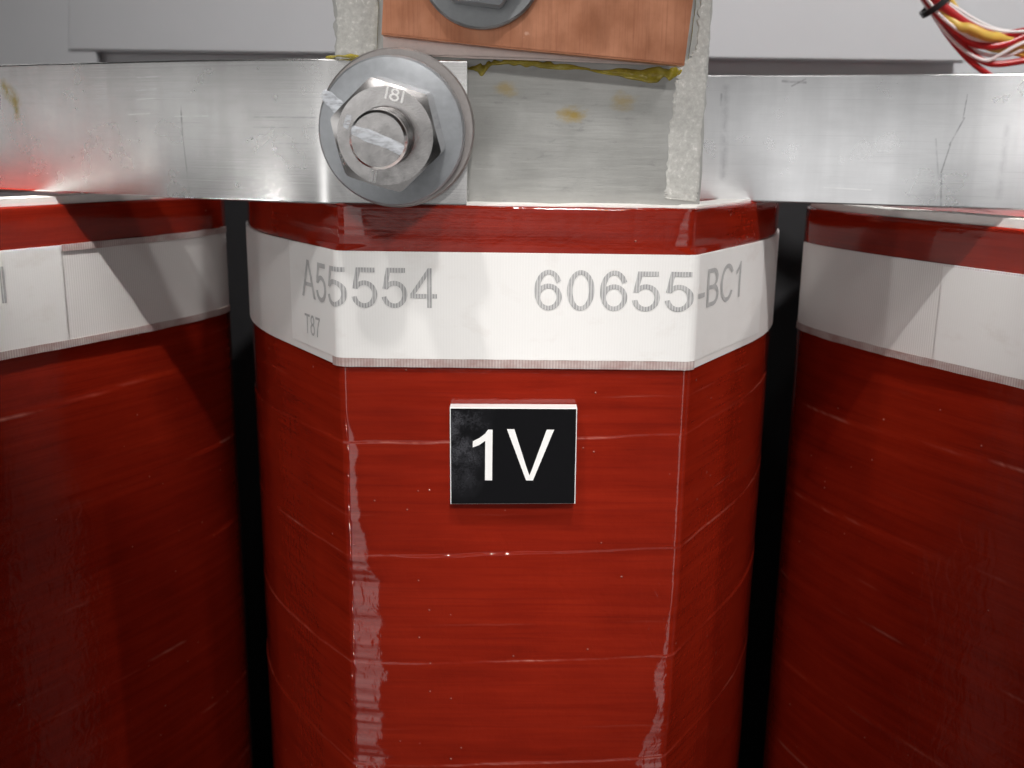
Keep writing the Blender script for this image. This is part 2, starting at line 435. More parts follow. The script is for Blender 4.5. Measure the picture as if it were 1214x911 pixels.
def mat_zinc(name, base, rough, metal=1.0, nscale=.12):
    m, t, b = material(name)
    p = objco(t)
    n1 = t.noise(p, nscale, 4, .65); n2 = t.noise(p, .9, 2, .5)
    col = t.mix(t.ramp(n1, [(.35, 0.0), (.7, 1.0)]), tuple(c * .88 for c in base), base)
    t.put(b, 'Base Color', col); b.inputs['Metallic'].default_value = metal
    t.put(b, 'Roughness', t.ramp(n1, [(.3, rough - .03), (.7, rough + .05)]))
    n = set_bump(t, b, n1, .05, .0001); set_bump(t, b, n2, .12, .00004, n)
    return m
def plain(name, col, rough=.5, var=.12, metal=0.0, scale=.05, bump=.1, spec=.5):
    m, t, b = material(name)
    p = objco(t); n1 = t.noise(p, scale, 4, .6)
    t.put(b, 'Base Color', t.mix(n1, tuple(c * (1 - var) for c in col), tuple(min(1, c * (1 + var)) for c in col)))
    b.inputs['Roughness'].default_value = rough; b.inputs['Metallic'].default_value = metal
    b.inputs['Specular IOR Level'].default_value = spec
    if bump: set_bump(t, b, t.noise(p, scale * 8, 3, .5), bump, .0001)
    return m
def mat_amber():
    m, t, b = material("amber_varnish")
    p = objco(t); n1 = t.noise(p, .05, 3, .6)
    t.put(b, 'Base Color', t.ramp(n1, [(.3, (.34, .25, .02)), (.55, (.60, .48, .05)), (.75, (.82, .72, .20))]))
    b.inputs['Roughness'].default_value = .12; b.inputs['Transmission Weight'].default_value = .45; b.inputs['IOR'].default_value = 1.5
    set_bump(t, b, t.noise(p, .12, 3, .5), .4, .0004)
    return m
def mat_black_face():
    m, t, b = material("glossy_black_engraving_plastic")
    p = objco(t)
    n1 = t.noise(t.mapping(p, (.03, .03, .03), (1, 2, 0)), 1, 5, .65); n2 = t.noise(p, .5, 3, .7)
    c = to_m([at(548, 500, 0)])[0] / S
    vs = t.new('ShaderNodeVectorMath', operation='SUBTRACT'); t.put(vs, 0, p); vs.inputs[1].default_value = tuple(c)
    dn = t.new('ShaderNodeVectorMath', operation='LENGTH'); t.put(dn, 0, t.mapping(vs.outputs[0], (1, .1, .42)))
    near = t.ramp(t.math('DIVIDE', dn.outputs['Value'], 42), [(.1, 1.0), (1.0, 0.0)])
    dust = t.math('MULTIPLY', t.math('MULTIPLY', near, t.ramp(n1, [(.4, 0.0), (.65, 1.0)])), t.ramp(n2, [(.35, .3), (.65, 1.0)]))
    t.put(b, 'Base Color', t.mix(t.math('MULTIPLY', dust, .35), (.006, .006, .007), (.22, .22, .26)))
    t.put(b, 'Roughness', t.ramp(dust, [(.0, .14), (.5, .4)]))
    return m
M_label, M_tape, M_margin, M_ink = mat_label(), mat_tape(), mat_margin(), mat_ink()
M_bar1 = mat_alu("brushed_aluminium", (.86, .855, .85), .26, 0, marks=[
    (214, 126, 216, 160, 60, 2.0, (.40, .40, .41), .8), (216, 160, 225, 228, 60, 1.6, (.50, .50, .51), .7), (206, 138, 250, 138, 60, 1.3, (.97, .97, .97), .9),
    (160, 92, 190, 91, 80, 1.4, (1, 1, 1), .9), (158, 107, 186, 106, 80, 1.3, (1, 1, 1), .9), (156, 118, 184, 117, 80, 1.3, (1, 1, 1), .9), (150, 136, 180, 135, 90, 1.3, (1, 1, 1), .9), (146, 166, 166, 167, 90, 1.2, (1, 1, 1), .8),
    (300, 139, 378, 140, 20, 1.6, (.50, .50, .52), .7), (300, 151, 376, 152, 20, 1.3, (.55, .55, .57), .6), (320, 170, 372, 171, 20, 1.4, (.6, .6, .62), .6),
    (8, 104, 26, 120, 205, 13, (.50, .38, .05), .85), (26, 118, 28, 140, 205, 7, (.45, .34, .06), .8)])
M_bar2 = mat_alu("pale_brushed_aluminium", (.84, .845, .86), .28, 31, marks=[
    (1153, 112, 1148, 140, 75, 1.2, (.30, .30, .32), .8), (1148, 140, 1132, 172, 78, 1.4, (.28, .28, .30), .8), (1132, 172, 1122, 205, 80, 1.3, (.30, .30, .32), .8), (1122, 205, 1121, 246, 80, 1.6, (.28, .28, .30), .8),
    (1116, 165, 1118, 212, 82, 1.5, (.5, .5, .52), .6), (861, 105, 858, 210, 172, 7, (.52, .52, .54), .6), (856, 112, 855, 125, 172, 2, (.2, .2, .22), .7), (930, 96, 955, 98, 150, 2.4, (.35, .33, .36), .7), (940, 102, 955, 94, 150, 1.6, (.3, .28, .3), .6),
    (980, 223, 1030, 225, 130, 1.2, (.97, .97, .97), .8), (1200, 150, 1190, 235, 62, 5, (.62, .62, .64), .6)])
M_plate, M_grit, M_copper, M_amber = mat_plate(), mat_grit(), mat_copper(), mat_amber()
M_zinc = mat_zinc("dull_zinc_plating", (.44, .46, .485), .40, .7)
M_zinc2 = mat_zinc("rosy_zinc_plating", (.40, .37, .36), .36, .75)
M_nut = mat_zinc("bright_zinc_plating", (.92, .895, .885), .2, 1.0, .05)
M_mark = mat_zinc('pale_mark_zinc', (.97, .96, .95), .42, .3)  # paler than the nut so the embossed marks stand out
M_dark_steel = mat_zinc("dark_grey_steel", (.34, .35, .36), .38)
M_white = plain("white_plastic_core", (.85, .84, .83), .4, .03)
M_liner = plain("white_insulation_paper", (.80, .78, .75), .6, .06)
def mat_paint():
    m, t, b = material("thin_white_brush_paint")
    p = objco(t); n1 = t.noise(t.mapping(p, (.08, .08, .3)), 1, 4, .6)
    t.put(b, 'Base Color', (.66, .69, .74, 1)); b.inputs['Roughness'].default_value = .5
    t.put(b, 'Alpha', t.ramp(n1, [(.30, .25), (.58, .85)])); return m
M_paint = mat_paint()
M_black = mat_black_face()
M_panel = plain("grey_enclosure_paint", (.60, .613, .635), .38, .03, scale=.01, bump=.03)
M_floor = plain("dark_support_steel", (.03, .03, .03), .6, .2)
M_wred = plain("red_wire_insulation", (.42, .012, .014), .32, .15)
M_wwhite = plain("white_wire_insulation", (.80, .75, .74), .35, .05)
M_wyellow = plain("yellow_wire_insulation", (.72, .48, .09), .4, .1)
M_tie = plain("black_nylon", (.012, .012, .013), .35, .2)
M_blocker = plain("black_blocker", (.02, .02, .022), .6, .2)  # near black, for the board added behind the coil gaps

# ---------------------------------------------------------------- the coil profile
WF, PHI = 207.0, math.atan2(155.979, 101.306)
QA, QB, QS, QY = 101.306, 155.979, 204.518, 498.408
ZTOP, ZB1, ZB2 = 162.0, 108.938, -26.339
def half_profile(r, QS=QS, QY=QY):
    """right half of the ring, from the middle of the face to the middle of the side; returns points and node class"""
    tl = r * math.tan(PHI / 2)
    d = np.array([math.cos(PHI), math.sin(PHI)])
    n_face, n_f, n_c, n_b, n_s = 52, 12, 30, 30, 6
    xs = np.linspace(0, WF - tl, n_face)
    P = [np.c_[xs, np.zeros(n_face)]]
    a = np.linspace(0, PHI, n_f + 1)[1:]
    P.append(np.c_[WF - tl + r * np.sin(a), r * (1 - np.cos(a))])
    k = np.array([WF, 0]); e = np.array([WF + QA, QB]); g = np.array([WF + QS, QY])
    tt = np.linspace(0, 1, n_c + 1)[1:, None]
    P.append((k + d * tl) * (1 - tt) + e * tt)
    c = np.array([WF + QS, QB * QS / QA])
    tt = np.linspace(0, 1, n_b + 1)[1:, None]
    P.append((1 - tt) ** 2 * e + 2 * tt * (1 - tt) * c + tt ** 2 * g)
    return np.vstack(P)
def full_ring(r, QS=QS):
    h = half_profile(r, QS)
    right = h; left = h[1:] * [-1, 1]
    back_r = np.c_[h[::-1][1:, 0], 2 * QY - h[::-1][1:, 1]]
    front = np.vstack([left[::-1], right])                     # left side .. face .. right side
    back = np.c_[front[::-1][1:-1, 0], 2 * QY - front[::-1][1:-1, 1]]
    return front, back
FR, BK = full_ring(14.0)
def arcs(P):
    d = np.r_[0, np.cumsum(np.linalg.norm(np.diff(P, axis=0), axis=1))]
    return d - d[len(d) // 2]
SF = arcs(FR)                                                   # 0 at the middle of the face
SMAX = SF[-1]
def normals(P):
    T = np.gradient(P, axis=0); T /= np.linalg.norm(T, axis=1)[:, None]
    return np.c_[T[:, 1], -T[:, 0]]
NF = normals(FR)
def use_profile(qs):
    """switch to the ring of a slimmer or a stouter coil"""
    global FR, BK, SF, SMAX, NF
    FR, BK = full_ring(14.0, qs); SF = arcs(FR); SMAX = SF[-1]; NF = normals(FR)
def place(P, T):
    dx, dy, rot, dz = T; c, s = math.cos(rot), math.sin(rot)
    P = np.asarray(P, float); x = P[:, 0]; y = P[:, 1] - 250.0
    return np.c_[dx + c * x - s * y, dy + 250.0 + s * x + c * y, P[:, 2] + dz]
def on_coil(s, z, T, off):
    x = np.interp(s, SF, FR[:, 0]); y = np.interp(s, SF, FR[:, 1])
    nx = np.interp(s, SF, NF[:, 0]); ny = np.interp(s, SF, NF[:, 1])
    l = np.hypot(nx, ny)
    return place(np.c_[x + off * nx / l, y + off * ny / l, z], T)
def s_at(px, z, T, lo, hi):
    ss = np.linspace(lo, hi, 800); X = proj(on_coil(ss, np.full(800, z), T, 4))[:, 0]
    return float(np.interp(px, X, ss))
def z_at(s, py, T):
    zz = np.linspace(200, -100, 600); Y = proj(on_coil(np.full(600, s), zz, T, 4))[:, 1]
    return float(np.interp(py, Y, zz))
LAP, LOFF = 147.0, 115.0
def hash_noise(x, seed):
    i = np.floor(x).astype(int); f = x - i; f = f * f * (3 - 2 * f)
    rs = np.random.default_rng(seed).random(4096)
    return rs[i % 4096] * (1 - f) + rs[(i + 1) % 4096] * f
def lap_phase(s, z, seed):
    u = (z - .036 * s + 3.0 * (hash_noise(s / 90 + 50, seed) - .5) + 1.0 * (hash_noise(s / 17 + 50, seed + 5) - .5) + LOFF) / LAP
    return u, 1 - (u - np.floor(u))
def lap_height(s, z, seed):
    """wound tape: each turn lies over the edge of the one above it; slow ripples along the turns"""
    u, ph = lap_phase(s, z, seed)
    amp = .25 + 1.5 * hash_noise(np.floor(u) * 7.3 + 300 + s * .014, seed + 9) ** 1.5 + .35 * (hash_noise(s / 4.5 + 90 + np.floor(u) * 3.7, seed + 12) - .5)
    d = amp * np.clip(ph / .012, 0, 1) * (1 - ph)
    rip = hash_noise(z / 13 + 200 + s * .002, seed + 1) * .55 + hash_noise(z / 37 + 200 - s * .0015, seed + 2) * .9
    return d + rip * (.35 + .65 * hash_noise(s / 140 + 99, seed + 3)) - .7
def bow(s, z, seed):
    """the face falls away towards its corners, more so lower down the coil"""
    d = np.zeros_like(s)
    for sg, z0, z1, wmax in ((-1, -70, -300, 60), (1, -310, -560, 42), (-1, 108, 116, 34), (1, 108, 116, 18)):
        k = np.clip((z0 - z) / (z0 - z1), 0, 1)
        if z0 > 0 and np.max(z) < z0: continue
        if z0 < 0 and np.max(z) > 100: continue
        w = 3 + wmax * k * (.5 + .8 * hash_noise(np.atleast_1d(z) / 60 + 40, seed + 20 + sg)) * (.72 + .16 * hash_noise(np.atleast_1d(z) / 6 + 40, seed + 30 + sg) + .42 * hash_noise(np.atleast_1d(z) / 19 + 40, seed + 33 + sg))
        x = np.where(sg * s > WF, w, np.clip(w - (WF - sg * s), 0, None)); h = .3 * w
        f = np.tan(R(8.6)) * np.where(x < h, x * x / (2 * h), x - h / 2)
        # the corner keeps that offset and eases back along the chamfer
        d -= f * np.where(sg * s > WF, np.clip(1 - (sg * s - WF) / 90, 0, 1), 1.0)
    return d
def make_winding(name, parent, T, mat, seed, fine=2.0):
    zs = np.r_[np.arange(ZTOP - 3.0, -640, -fine), np.linspace(-640, -Z0 - T[3], 14)]
    if T[0] != 0: zs = np.r_[np.arange(ZTOP - 3.0, -900, -fine), np.linspace(-900, -Z0 - T[3], 10)]
    nf, nb = len(FR), len(BK)
    V = []; UV = []; ED = []
    for z in zs:
        s = SF; dd = lap_height(s, np.full(nf, z), seed) + (bow(s, z, seed) if T[0] == 0 else 0)
        V.append(np.c_[FR + NF * dd[:, None], np.full(nf, z)]); V.append(np.c_[BK, np.full(nb, z)])
        u, ph = lap_phase(s, np.full(nf, z), seed)
        u2, ph2 = lap_phase(s, np.full(nf, z - 52.0) + .02 * s, seed + 3)
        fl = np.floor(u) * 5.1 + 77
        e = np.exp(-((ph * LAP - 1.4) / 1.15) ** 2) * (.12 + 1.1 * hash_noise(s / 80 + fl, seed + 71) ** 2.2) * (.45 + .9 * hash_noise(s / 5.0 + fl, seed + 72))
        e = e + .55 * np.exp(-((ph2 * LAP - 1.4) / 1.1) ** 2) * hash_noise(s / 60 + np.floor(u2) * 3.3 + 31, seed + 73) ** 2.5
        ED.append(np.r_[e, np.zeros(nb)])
        UV.append(np.c_[s, np.full(nf, z)]); UV.append(np.c_[SMAX + np.arange(nb) * 8.0, np.full(nb, z)])
    # rounded top rim and flat top face
    n = nf + nb; full = np.vstack([FR, BK]); cen = np.array([0, QY])
    rows = len(zs)
    top = []
    for k, (ins, zz) in enumerate(((.9985, ZTOP - 1.0), (.9945, ZTOP - .1))):
        q = (full - cen) * ins + cen
        top.append(np.c_[q, np.full(n, zz + .7 * (hash_noise(np.arange(n) / 6 + 9, seed + 60 + k) - .5))])
    A = np.vstack(V).reshape(rows, n, 3)
    A = np.concatenate([np.array(top)[::-1], A]); rows += 2
    UVa = np.vstack(UV).reshape(rows - 2, n, 2); UVa = np.concatenate([UVa[:1], UVa[:1], UVa])
    idx = np.arange(rows * n).reshape(rows, n); a = idx[:-1]; b = idx[1:]
    Fc = np.stack([a, b, np.roll(b, -1, 1), np.roll(a, -1, 1)], -1).reshape(-1, 4)
    Fl = Fc.tolist(); Fl.append(idx[0].tolist())
    P = place(A.reshape(-1, 3), T)
    o = obj(name, P, Fl, mat, parent, uv=UVa.reshape(-1, 2) / 1000.0, shade=50)
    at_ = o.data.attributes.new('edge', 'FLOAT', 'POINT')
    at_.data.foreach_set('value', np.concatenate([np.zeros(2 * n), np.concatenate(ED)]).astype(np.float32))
    return o
def shell(name, parent, T, s0, s1, za, zb, off, mat, closed=False, wob=0.0, seed=0, thick=2.5, nz=6):
    """a band of material wrapped on the coil between arc lengths s0 and s1"""
    ss = np.unique(np.r_[s0, SF[(SF > s0) & (SF < s1)], s1]); n = len(ss)
    top = za + wob * (hash_noise(ss / 22 + 70, seed) - .5) + wob * .5 * (hash_noise(ss / 6 + 70, seed + 1) - .5)
    bot = zb + wob * (hash_noise(ss / 22 + 70, seed + 2) - .5) + wob * .5 * (hash_noise(ss / 6 + 70, seed + 3) - .5)
    rows = []; uv = []
    def row(z, o):
        rows.append(on_coil(ss, z, T, o)); uv.append(np.c_[ss, z])
    row(top, off - thick)
    for k in np.linspace(0, 1, nz): row(top * (1 - k) + bot * k, off)
    row(bot, off - thick)
    m = len(rows); V = np.vstack(rows); idx = np.arange(m * n).reshape(m, n)
    a = idx[:-1, :-1]; Fc = np.stack([a, idx[1:, :-1], idx[1:, 1:], idx[:-1, 1:]], -1).reshape(-1, 4).tolist()
    # cut ends
    return obj(name, V, Fc, mat, parent, uv=np.vstack(uv) / 1000.0, shade=40)
def coil_text(body, parent, T, s0, s1, z0, z1, off=4.7, weight=0.0, name='lettering'):
    """printed characters bent round the coil; s0..s1 is the width of the whole line, z0..z1 its height"""
    bm = text_tris(body, weight)
    xs = [v.co.x for v in bm.verts]; ys = [v.co.y for v in bm.verts]
    x0, x1, y0, y1 = min(xs), max(xs), min(ys), max(ys)
    for v in bm.verts:
        v.co = Vector((s0 + (v.co.x - x0) / (x1 - x0) * (s1 - s0), z0 + (v.co.y - y0) / (y1 - y0) * (z1 - z0), 0))
    for c in SF[(SF > s0) & (SF < s1)]:
        bmesh.ops.bisect_plane(bm, geom=bm.verts[:] + bm.edges[:] + bm.faces[:], plane_co=(c, 0, 0), plane_no=(1, 0, 0))
    V, Fc = bm_arrays(bm); bm.free()
    P = on_coil(V[:, 0], V[:, 1], T, off)
    return obj(name, P, Fc, M_ink, parent, uv=V[:, :2] / 1000.0, shade=0)

# ---------------------------------------------------------------- setting
V, Fc = box(-2200, 2200, -260, 1500, -Z0 - 60, -Z0)
tag(obj("floor", V, Fc, M_floor, base=(0, 0, -Z0), shade=0), kind='structure')

T_MID = (0, 0, .014, 0)
T_LEFT = (-932.25, -40.37, .035, -16.24)
T_RIGHT = (910.46, -108.42, -.066, -21.75)
def make_coil(T, label, seed, fine):
    c0 = place(np.array([[0, QY, -Z0 - T[3]]]), T)[0]
    root = empty("transformer_coil", c0)
    tag(root, label, "coil", "red transformer coils standing in a row")
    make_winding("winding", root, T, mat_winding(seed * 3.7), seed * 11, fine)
    # inner paper liner showing above the winding
    ring = np.vstack([FR, BK]); cen = np.array([0, QY]); n = len(ring)
    zt = np.full(n, ZTOP + 10.0) + 3.0 * (hash_noise(np.arange(n) / 9 + 3, seed + 400) - .5)
    if T[0] == 0: zt = np.full(n, ZTOP + 1.8) + 2.4 * (hash_noise(np.arange(n) / 9 + 3, seed + 400) - .5)
    o1 = (ring - cen) * .988 + cen; o2 = (ring - cen) * .90 + cen
    rows = [np.c_[o1, np.full(n, ZTOP - 8.0)], np.c_[o1, zt], np.c_[o2, zt], np.c_[o2, np.full(n, ZTOP - 8.0)]]
    idx = np.arange(4 * n).reshape(4, n); a = idx[:-1]; b = idx[1:]
    Fl = np.stack([a, b, np.roll(b, -1, 1), np.roll(a, -1, 1)], -1).reshape(-1, 4).tolist()
    obj("paper_liner", place(np.vstack(rows), T), Fl, M_liner, root)
    band = shell("woven_band", root, T, -SMAX + 1, SMAX - 1, ZB1, ZB2, 3.4, M_tape, nz=24)
    return root, band
midc, mid_band = make_coil(T_MID, "middle red varnished coil carrying the black 1V plate below its printed white band", 1, 1.4)
use_profile(266.0)
leftc, left_band = make_coil(T_LEFT, "shaded red coil at the left edge below the bent aluminium bar", 2, 4.0)
rightc, right_band = make_coil(T_RIGHT, "dark red coil at the right edge, below the straight aluminium bar and the wire bundle", 3, 4.0)

# printed labels
use_profile(QS)
zm = .5 * (ZB1 + ZB2)
sl = s_at(345, zm, T_MID, -WF - 250, -WF); sr = s_at(903, zm, T_MID, WF, WF + 300)
lab = shell("paper_label", mid_band, T_MID, sl, sr, ZB1 - .5, ZB2 + 9.5, 4.1, M_label, wob=.4, seed=5, nz=16)
fr = shell("frayed_edge", mid_band, T_MID, -WF - 12, WF + 4, ZB2 + 9.2, ZB2 - .8, 4.4, M_margin, wob=.5, seed=15, nz=4)
def line(body, T, parent, xa, xb, ya, yb, la, lb, weight=0.0):
    s0 = s_at(xa, zm, T, *la); s1 = s_at(xb, zm, T, *lb)
    q = .5 * (s0 + s1) if abs(s0) > WF + 5 and abs(s1) > WF + 5 else 0.0
    return coil_text(body, parent, T, s0, s1, z_at(q, yb, T), z_at(q, ya, T), weight=weight)
full_l, full_r = (-WF - 250, 0), (0, WF + 300)
line("A55554", T_MID, lab, 359, 518, 319.5, 367, full_l, full_l)
line("60655-BC1", T_MID, lab, 633, 876, 319.5, 367.5, full_r, full_r)
line("T87", T_MID, lab, 361, 379, 374, 398, full_l, full_l)
wl = s_at(876, zm, T_MID, 0, WF + 300) - s_at(633, zm, T_MID, 0, WF + 300)
zt0, zt1 = z_at(0, 367.5, T_MID), z_at(0, 319.5, T_MID)
use_profile(266.0)
sl2 = s_at(77, zm, T_LEFT, WF, WF + 300)
labl = shell("paper_label", left_band, T_LEFT, -WF - 150, sl2, ZB1 - 1, ZB2 + 9, 4.1, M_label, wob=.4, seed=8, nz=16)
shell("frayed_edge", left_band, T_LEFT, -WF - 150, SMAX - 2, ZB2 + 9.2, ZB2 - .8, 4.9, M_margin, wob=.8, seed=16, nz=4)
shell("frayed_edge", left_band, T_LEFT, sl2 + 1, SMAX - 2, ZB1 + .8, ZB1 - 8, 4.9, M_margin, wob=.8, seed=18, nz=4)
sr3 = s_at(1112, zm, T_RIGHT, -WF - 320, -WF)
labr = shell("paper_label", right_band, T_RIGHT, sr3, WF + 150, ZB1 - 3, ZB2 + 10, 4.1, M_label, wob=.4, seed=9, nz=16)
shell("frayed_edge", right_band, T_RIGHT, -SMAX + 2, WF + 150, ZB2 + 9.5, ZB2 - .8, 4.9, M_margin, wob=.8, seed=17, nz=4)
# the far end of the left coil's printed line, its last character just inside the frame
s1l = s_at(8, zm, T_LEFT, WF - 200, WF + 300)
coil_text("60655-AC1", labl, T_LEFT, s1l - wl, s1l, zt0, zt1)
use_profile(QS)

# ---------------------------------------------------------------- flat terminal plate (lead-out of the middle coil)
YP = 46.0
zc = ZTOP - 1
def edge(points, jit, seed, n=40):
    P = np.array(points, float); t = np.linspace(0, len(P) - 1, n); out = []
    for k, u in enumerate(t):
        i = min(int(u), len(P) - 2); q = P[i] * (1 - u + i) + P[i + 1] * (u - i)
        out.append(q)
    out = np.array(out); out[:, 0] += jit * (hash_noise(np.arange(n) * .9 + 11, seed) - .5)
    return out
def iz(px, py, y=YP):
    q = at(px, py, y); return (q[0], q[2])
rt = edge([iz(829, 249), iz(838, 100), iz(845, 0), iz(857, -220)], 2.0, 3)
lf = edge([iz(402, -220), iz(395, 0), iz(397, 60), iz(400, 247)], 5.0, 4)
plate = empty("terminal_plate", (0, YP, zc))
tag(plate, "dull grey flat metal terminal plate with gritty resin edges rising from the middle coil", "terminal plate")
V, Fc = prism([tuple(p) for p in rt] + [tuple(p) for p in lf], YP, YP + 14, 0)
obj("plate", V, Fc, M_plate, plate, shade=30)
def sheet(left, right, y, thick, parent, name, mat, nx=10, rough=1.6, seed=0):
    """a thin crust: rows between two edge lines, uneven in thickness"""
    L = np.array(left); Rr = np.array(right); n = len(L); V = []
    r_ = np.random.default_rng(seed)
    for i in range(n):
        for k in range(nx + 1):
            q = L[i] * (1 - k / nx) + Rr[i] * k / nx
            e = 0 if k in (0, nx) or i in (0, n - 1) else thick + rough * r_.random()
            V.append((q[0], y - e if e else y + .5, q[1]))
    Fl = [[i * (nx + 1) + k, i * (nx + 1) + k + 1, (i + 1) * (nx + 1) + k + 1, (i + 1) * (nx + 1) + k] for i in range(n - 1) for k in range(nx)]
    return obj(name, V, Fl, mat, parent, shade=60)
n_ = 110
sheet(edge([iz(787, 236), iz(788, 226), iz(794, 150), iz(800, 98), iz(806, 80), iz(824, 60), iz(828, 0), iz(834, -60)], 5, 21, n_),
      edge([iz(826, 240), iz(829, 226), iz(833, 150), iz(837, 98), iz(838, 80), iz(840, 60), iz(844, 0), iz(848, -60)], 2.5, 22, n_), YP, .8, plate, "resin_edge", M_grit, 14, .5, 1)
sheet(edge([iz(398, 66), iz(398, 30), iz(397, 0), iz(399, -60)], 3, 23, 44), edge([iz(446, 66), iz(449, 30), iz(450, 0), iz(451, -60)], 5, 24, 44), YP, .5, plate, "resin_edge", M_grit, 14, .4, 2)

def blob(name, parent, pts, y, mat, seed, nu=40, nv=8):
    """a smear of varnish along a line given as (px, py, half height, bulge)"""
    P = np.array(pts, float); t = np.linspace(0, len(P) - 1, nu); V = []
    up_ = hash_noise(np.arange(nu) / 3.1 + 5, seed + 200); dn_ = hash_noise(np.arange(nu) / 4.3 + 5, seed + 201); th_ = hash_noise(np.arange(nu) / 5.0 + 5, seed + 202)
    for i_, u in enumerate(t):
        i = min(int(u), len(P) - 2); q = P[i] * (1 - u + i) + P[i + 1] * (u - i)
        c = at(q[0], q[1], y); e = math.sin(math.pi * np.clip((u / t[-1]) * .96 + .02, 0, 1)) ** .35
        for k in range(nv + 1):
            a = math.pi * k / nv; hz = .58 * q[2] * e * math.cos(a)
            hz *= (.55 + .9 * up_[i_]) if hz > 0 else (.35 + 1.3 * dn_[i_])
            V.append((c[0], y + .8 - q[3] * e * (.5 + th_[i_]) * math.sin(a), c[2] + hz))
    Fl = [[i * (nv + 1) + k, i * (nv + 1) + k + 1, (i + 1) * (nv + 1) + k + 1, (i + 1) * (nv + 1) + k] for i in range(nu - 1) for k in range(nv)]
    return obj(name, V, Fl, mat, parent, shade=80)
blob("varnish_run", plate, [(556, 82, 9, 4), (572, 82, 12, 6), (584, 76, 6, 4), (604, 74, 6, 4), (630, 76, 8, 5), (665, 79, 7, 4), (700, 82, 4, 3)], YP, M_amber, 3, 90)
blob("varnish_run", plate, [(694, 83, 3, 3), (730, 86, 7, 4), (765, 89, 10, 5), (790, 88, 12, 5), (806, 85, 8, 4), (812, 82, 3, 3)], YP, M_amber, 5, 60)
blob("varnish_run", plate, [(446, -30, 3, 4), (449, 10, 3, 4), (448, 40, 4, 6), (447, 62, 6, 6)], YP, M_amber, 4, 30)
blob("varnish_run", plate, [(826, -30, 4, 4), (824, 10, 5, 4), (820, 40, 4, 6), (815, 76, 3, 5)], YP, M_amber, 9, 30)

# ---------------------------------------------------------------- aluminium bars
def bar(name, path, z0, z1, thick, mat, label, base):
    """flat bar standing on edge, bent in plan along path (front face line)"""
    P = spline([(x, y, 0) for x, y in path], 140)[:, :2]
    T = np.gradient(P, axis=0); T /= np.linalg.norm(T, axis=1)[:, None]; N = np.c_[-T[:, 1], T[:, 0]]
    if N[70, 1] < 0: N = -N
    b = 2.6
    prof = []
    for cx, cz, a0 in ((b, z1 - b, 180), (thick - b, z1 - b, 90), (thick - b, z0 + b, 0), (b, z0 + b, -90)):
        for k in range(5):
            a = R(a0 - 90 * k / 4); prof.append((cx + b * math.cos(a), cz + b * math.sin(a)))
    m = len(prof); V = []
    for i in range(len(P)):
        for o_, z in prof: V.append((P[i, 0] + N[i, 0] * o_, P[i, 1] + N[i, 1] * o_, z))
    n = len(P)
    Fl = [[i * m + k, i * m + (k + 1) % m, (i + 1) * m + (k + 1) % m, (i + 1) * m + k] for i in range(n - 1) for k in range(m)]
    Fl += [list(range(m)), [(n - 1) * m + k for k in range(m)][::-1]]
    return tag(obj(name, V, Fl, mat, base=base, shade=40), label, "bar")
zb0 = at(553, 244.5, 0)[2]; zb1 = at(500, 71, 0)[2]
def front_pt(px, h, href=172.0):
    d = (DIST) * (href / h - 1.0); q = at(px, 160, d); return (q[0], d)
path_l = [(-1500, 640), (-1010, 420)] + [front_pt(x, h) for x, h in ((0, 146.5), (100, 154.5), (200, 162.5), (300, 168.5), (370, 171.6))]
xr_ = at(553.5, 160, 0)[0]
path_l += [(-190, 0), (-120, 0), (xr_, 0)]
left_bar = bar("aluminium_bar", path_l, zb0, zb1, YP - 1.0, M_bar1, "bent aluminium bar held by the big hex nut, running off to the left", (-400, 20, zb0))
zr0 = at(1214, 250, 58)[2]; zr1 = at(1214, 86.5, 58)[2]
path_r = [(-100, 196), (60, 192), (200, 184), (300, 168), (400, 138), (520, 96), (640, 57), (900, -30), (1300, -160)]
bar("aluminium_bar", path_r, zr0, zr1, 44, M_bar2, "pale aluminium bar running from behind the terminal plate to the right edge", (600, 80, zr0))

# ---------------------------------------------------------------- copper bar and spacer
cu_out = [iz(452, -150, 4), iz(454, 0, 4), iz(452, 41, 4), iz(510, 47.5, 4), iz(600, 57.5, 4), iz(700, 67, 4), iz(811.5, 78, 4), iz(822, 0, 4), iz(836, -150, 4)]
V, Fc = prism(cu_out, 4, 30, 2.0)
copper = tag(obj("copper_bar", V, Fc, M_copper, base=(at(632, 60, 17)), shade=30), "copper connection bar with a slanting lower edge at the top of the terminal plate", "copper bar")
sp_out = [iz(455, -120, 31), iz(454, 61, 31), iz(470, 64, 31), iz(560, 66.5, 31), iz(640, 69, 31), iz(750, 74, 31), iz(800, 77, 31), iz(800, -120, 31)]
V, Fc = prism(sp_out, 31, 38, 1.0)
sp2 = [iz(512, -110, 38.6), iz(512, 67, 38.6), iz(560, 69.5, 38.6), iz(640, 72, 38.6), iz(790, 78, 38.6), iz(790, -110, 38.6)]
V2, F2 = prism(sp2, 38.6, YP - .4, .8)
M_pale = mat_zinc("tinned_copper", (.72, .60, .56), .35)
shim = empty("shim_stack", at(632, 66, 38)); tag(shim, "thin tinned shims squeezed between the copper bar and the terminal plate", "shim")
obj("shim_sheet", V, Fc, M_pale, shim, shade=30); obj("shim_sheet", V2, F2, M_pale, shim, shade=30)

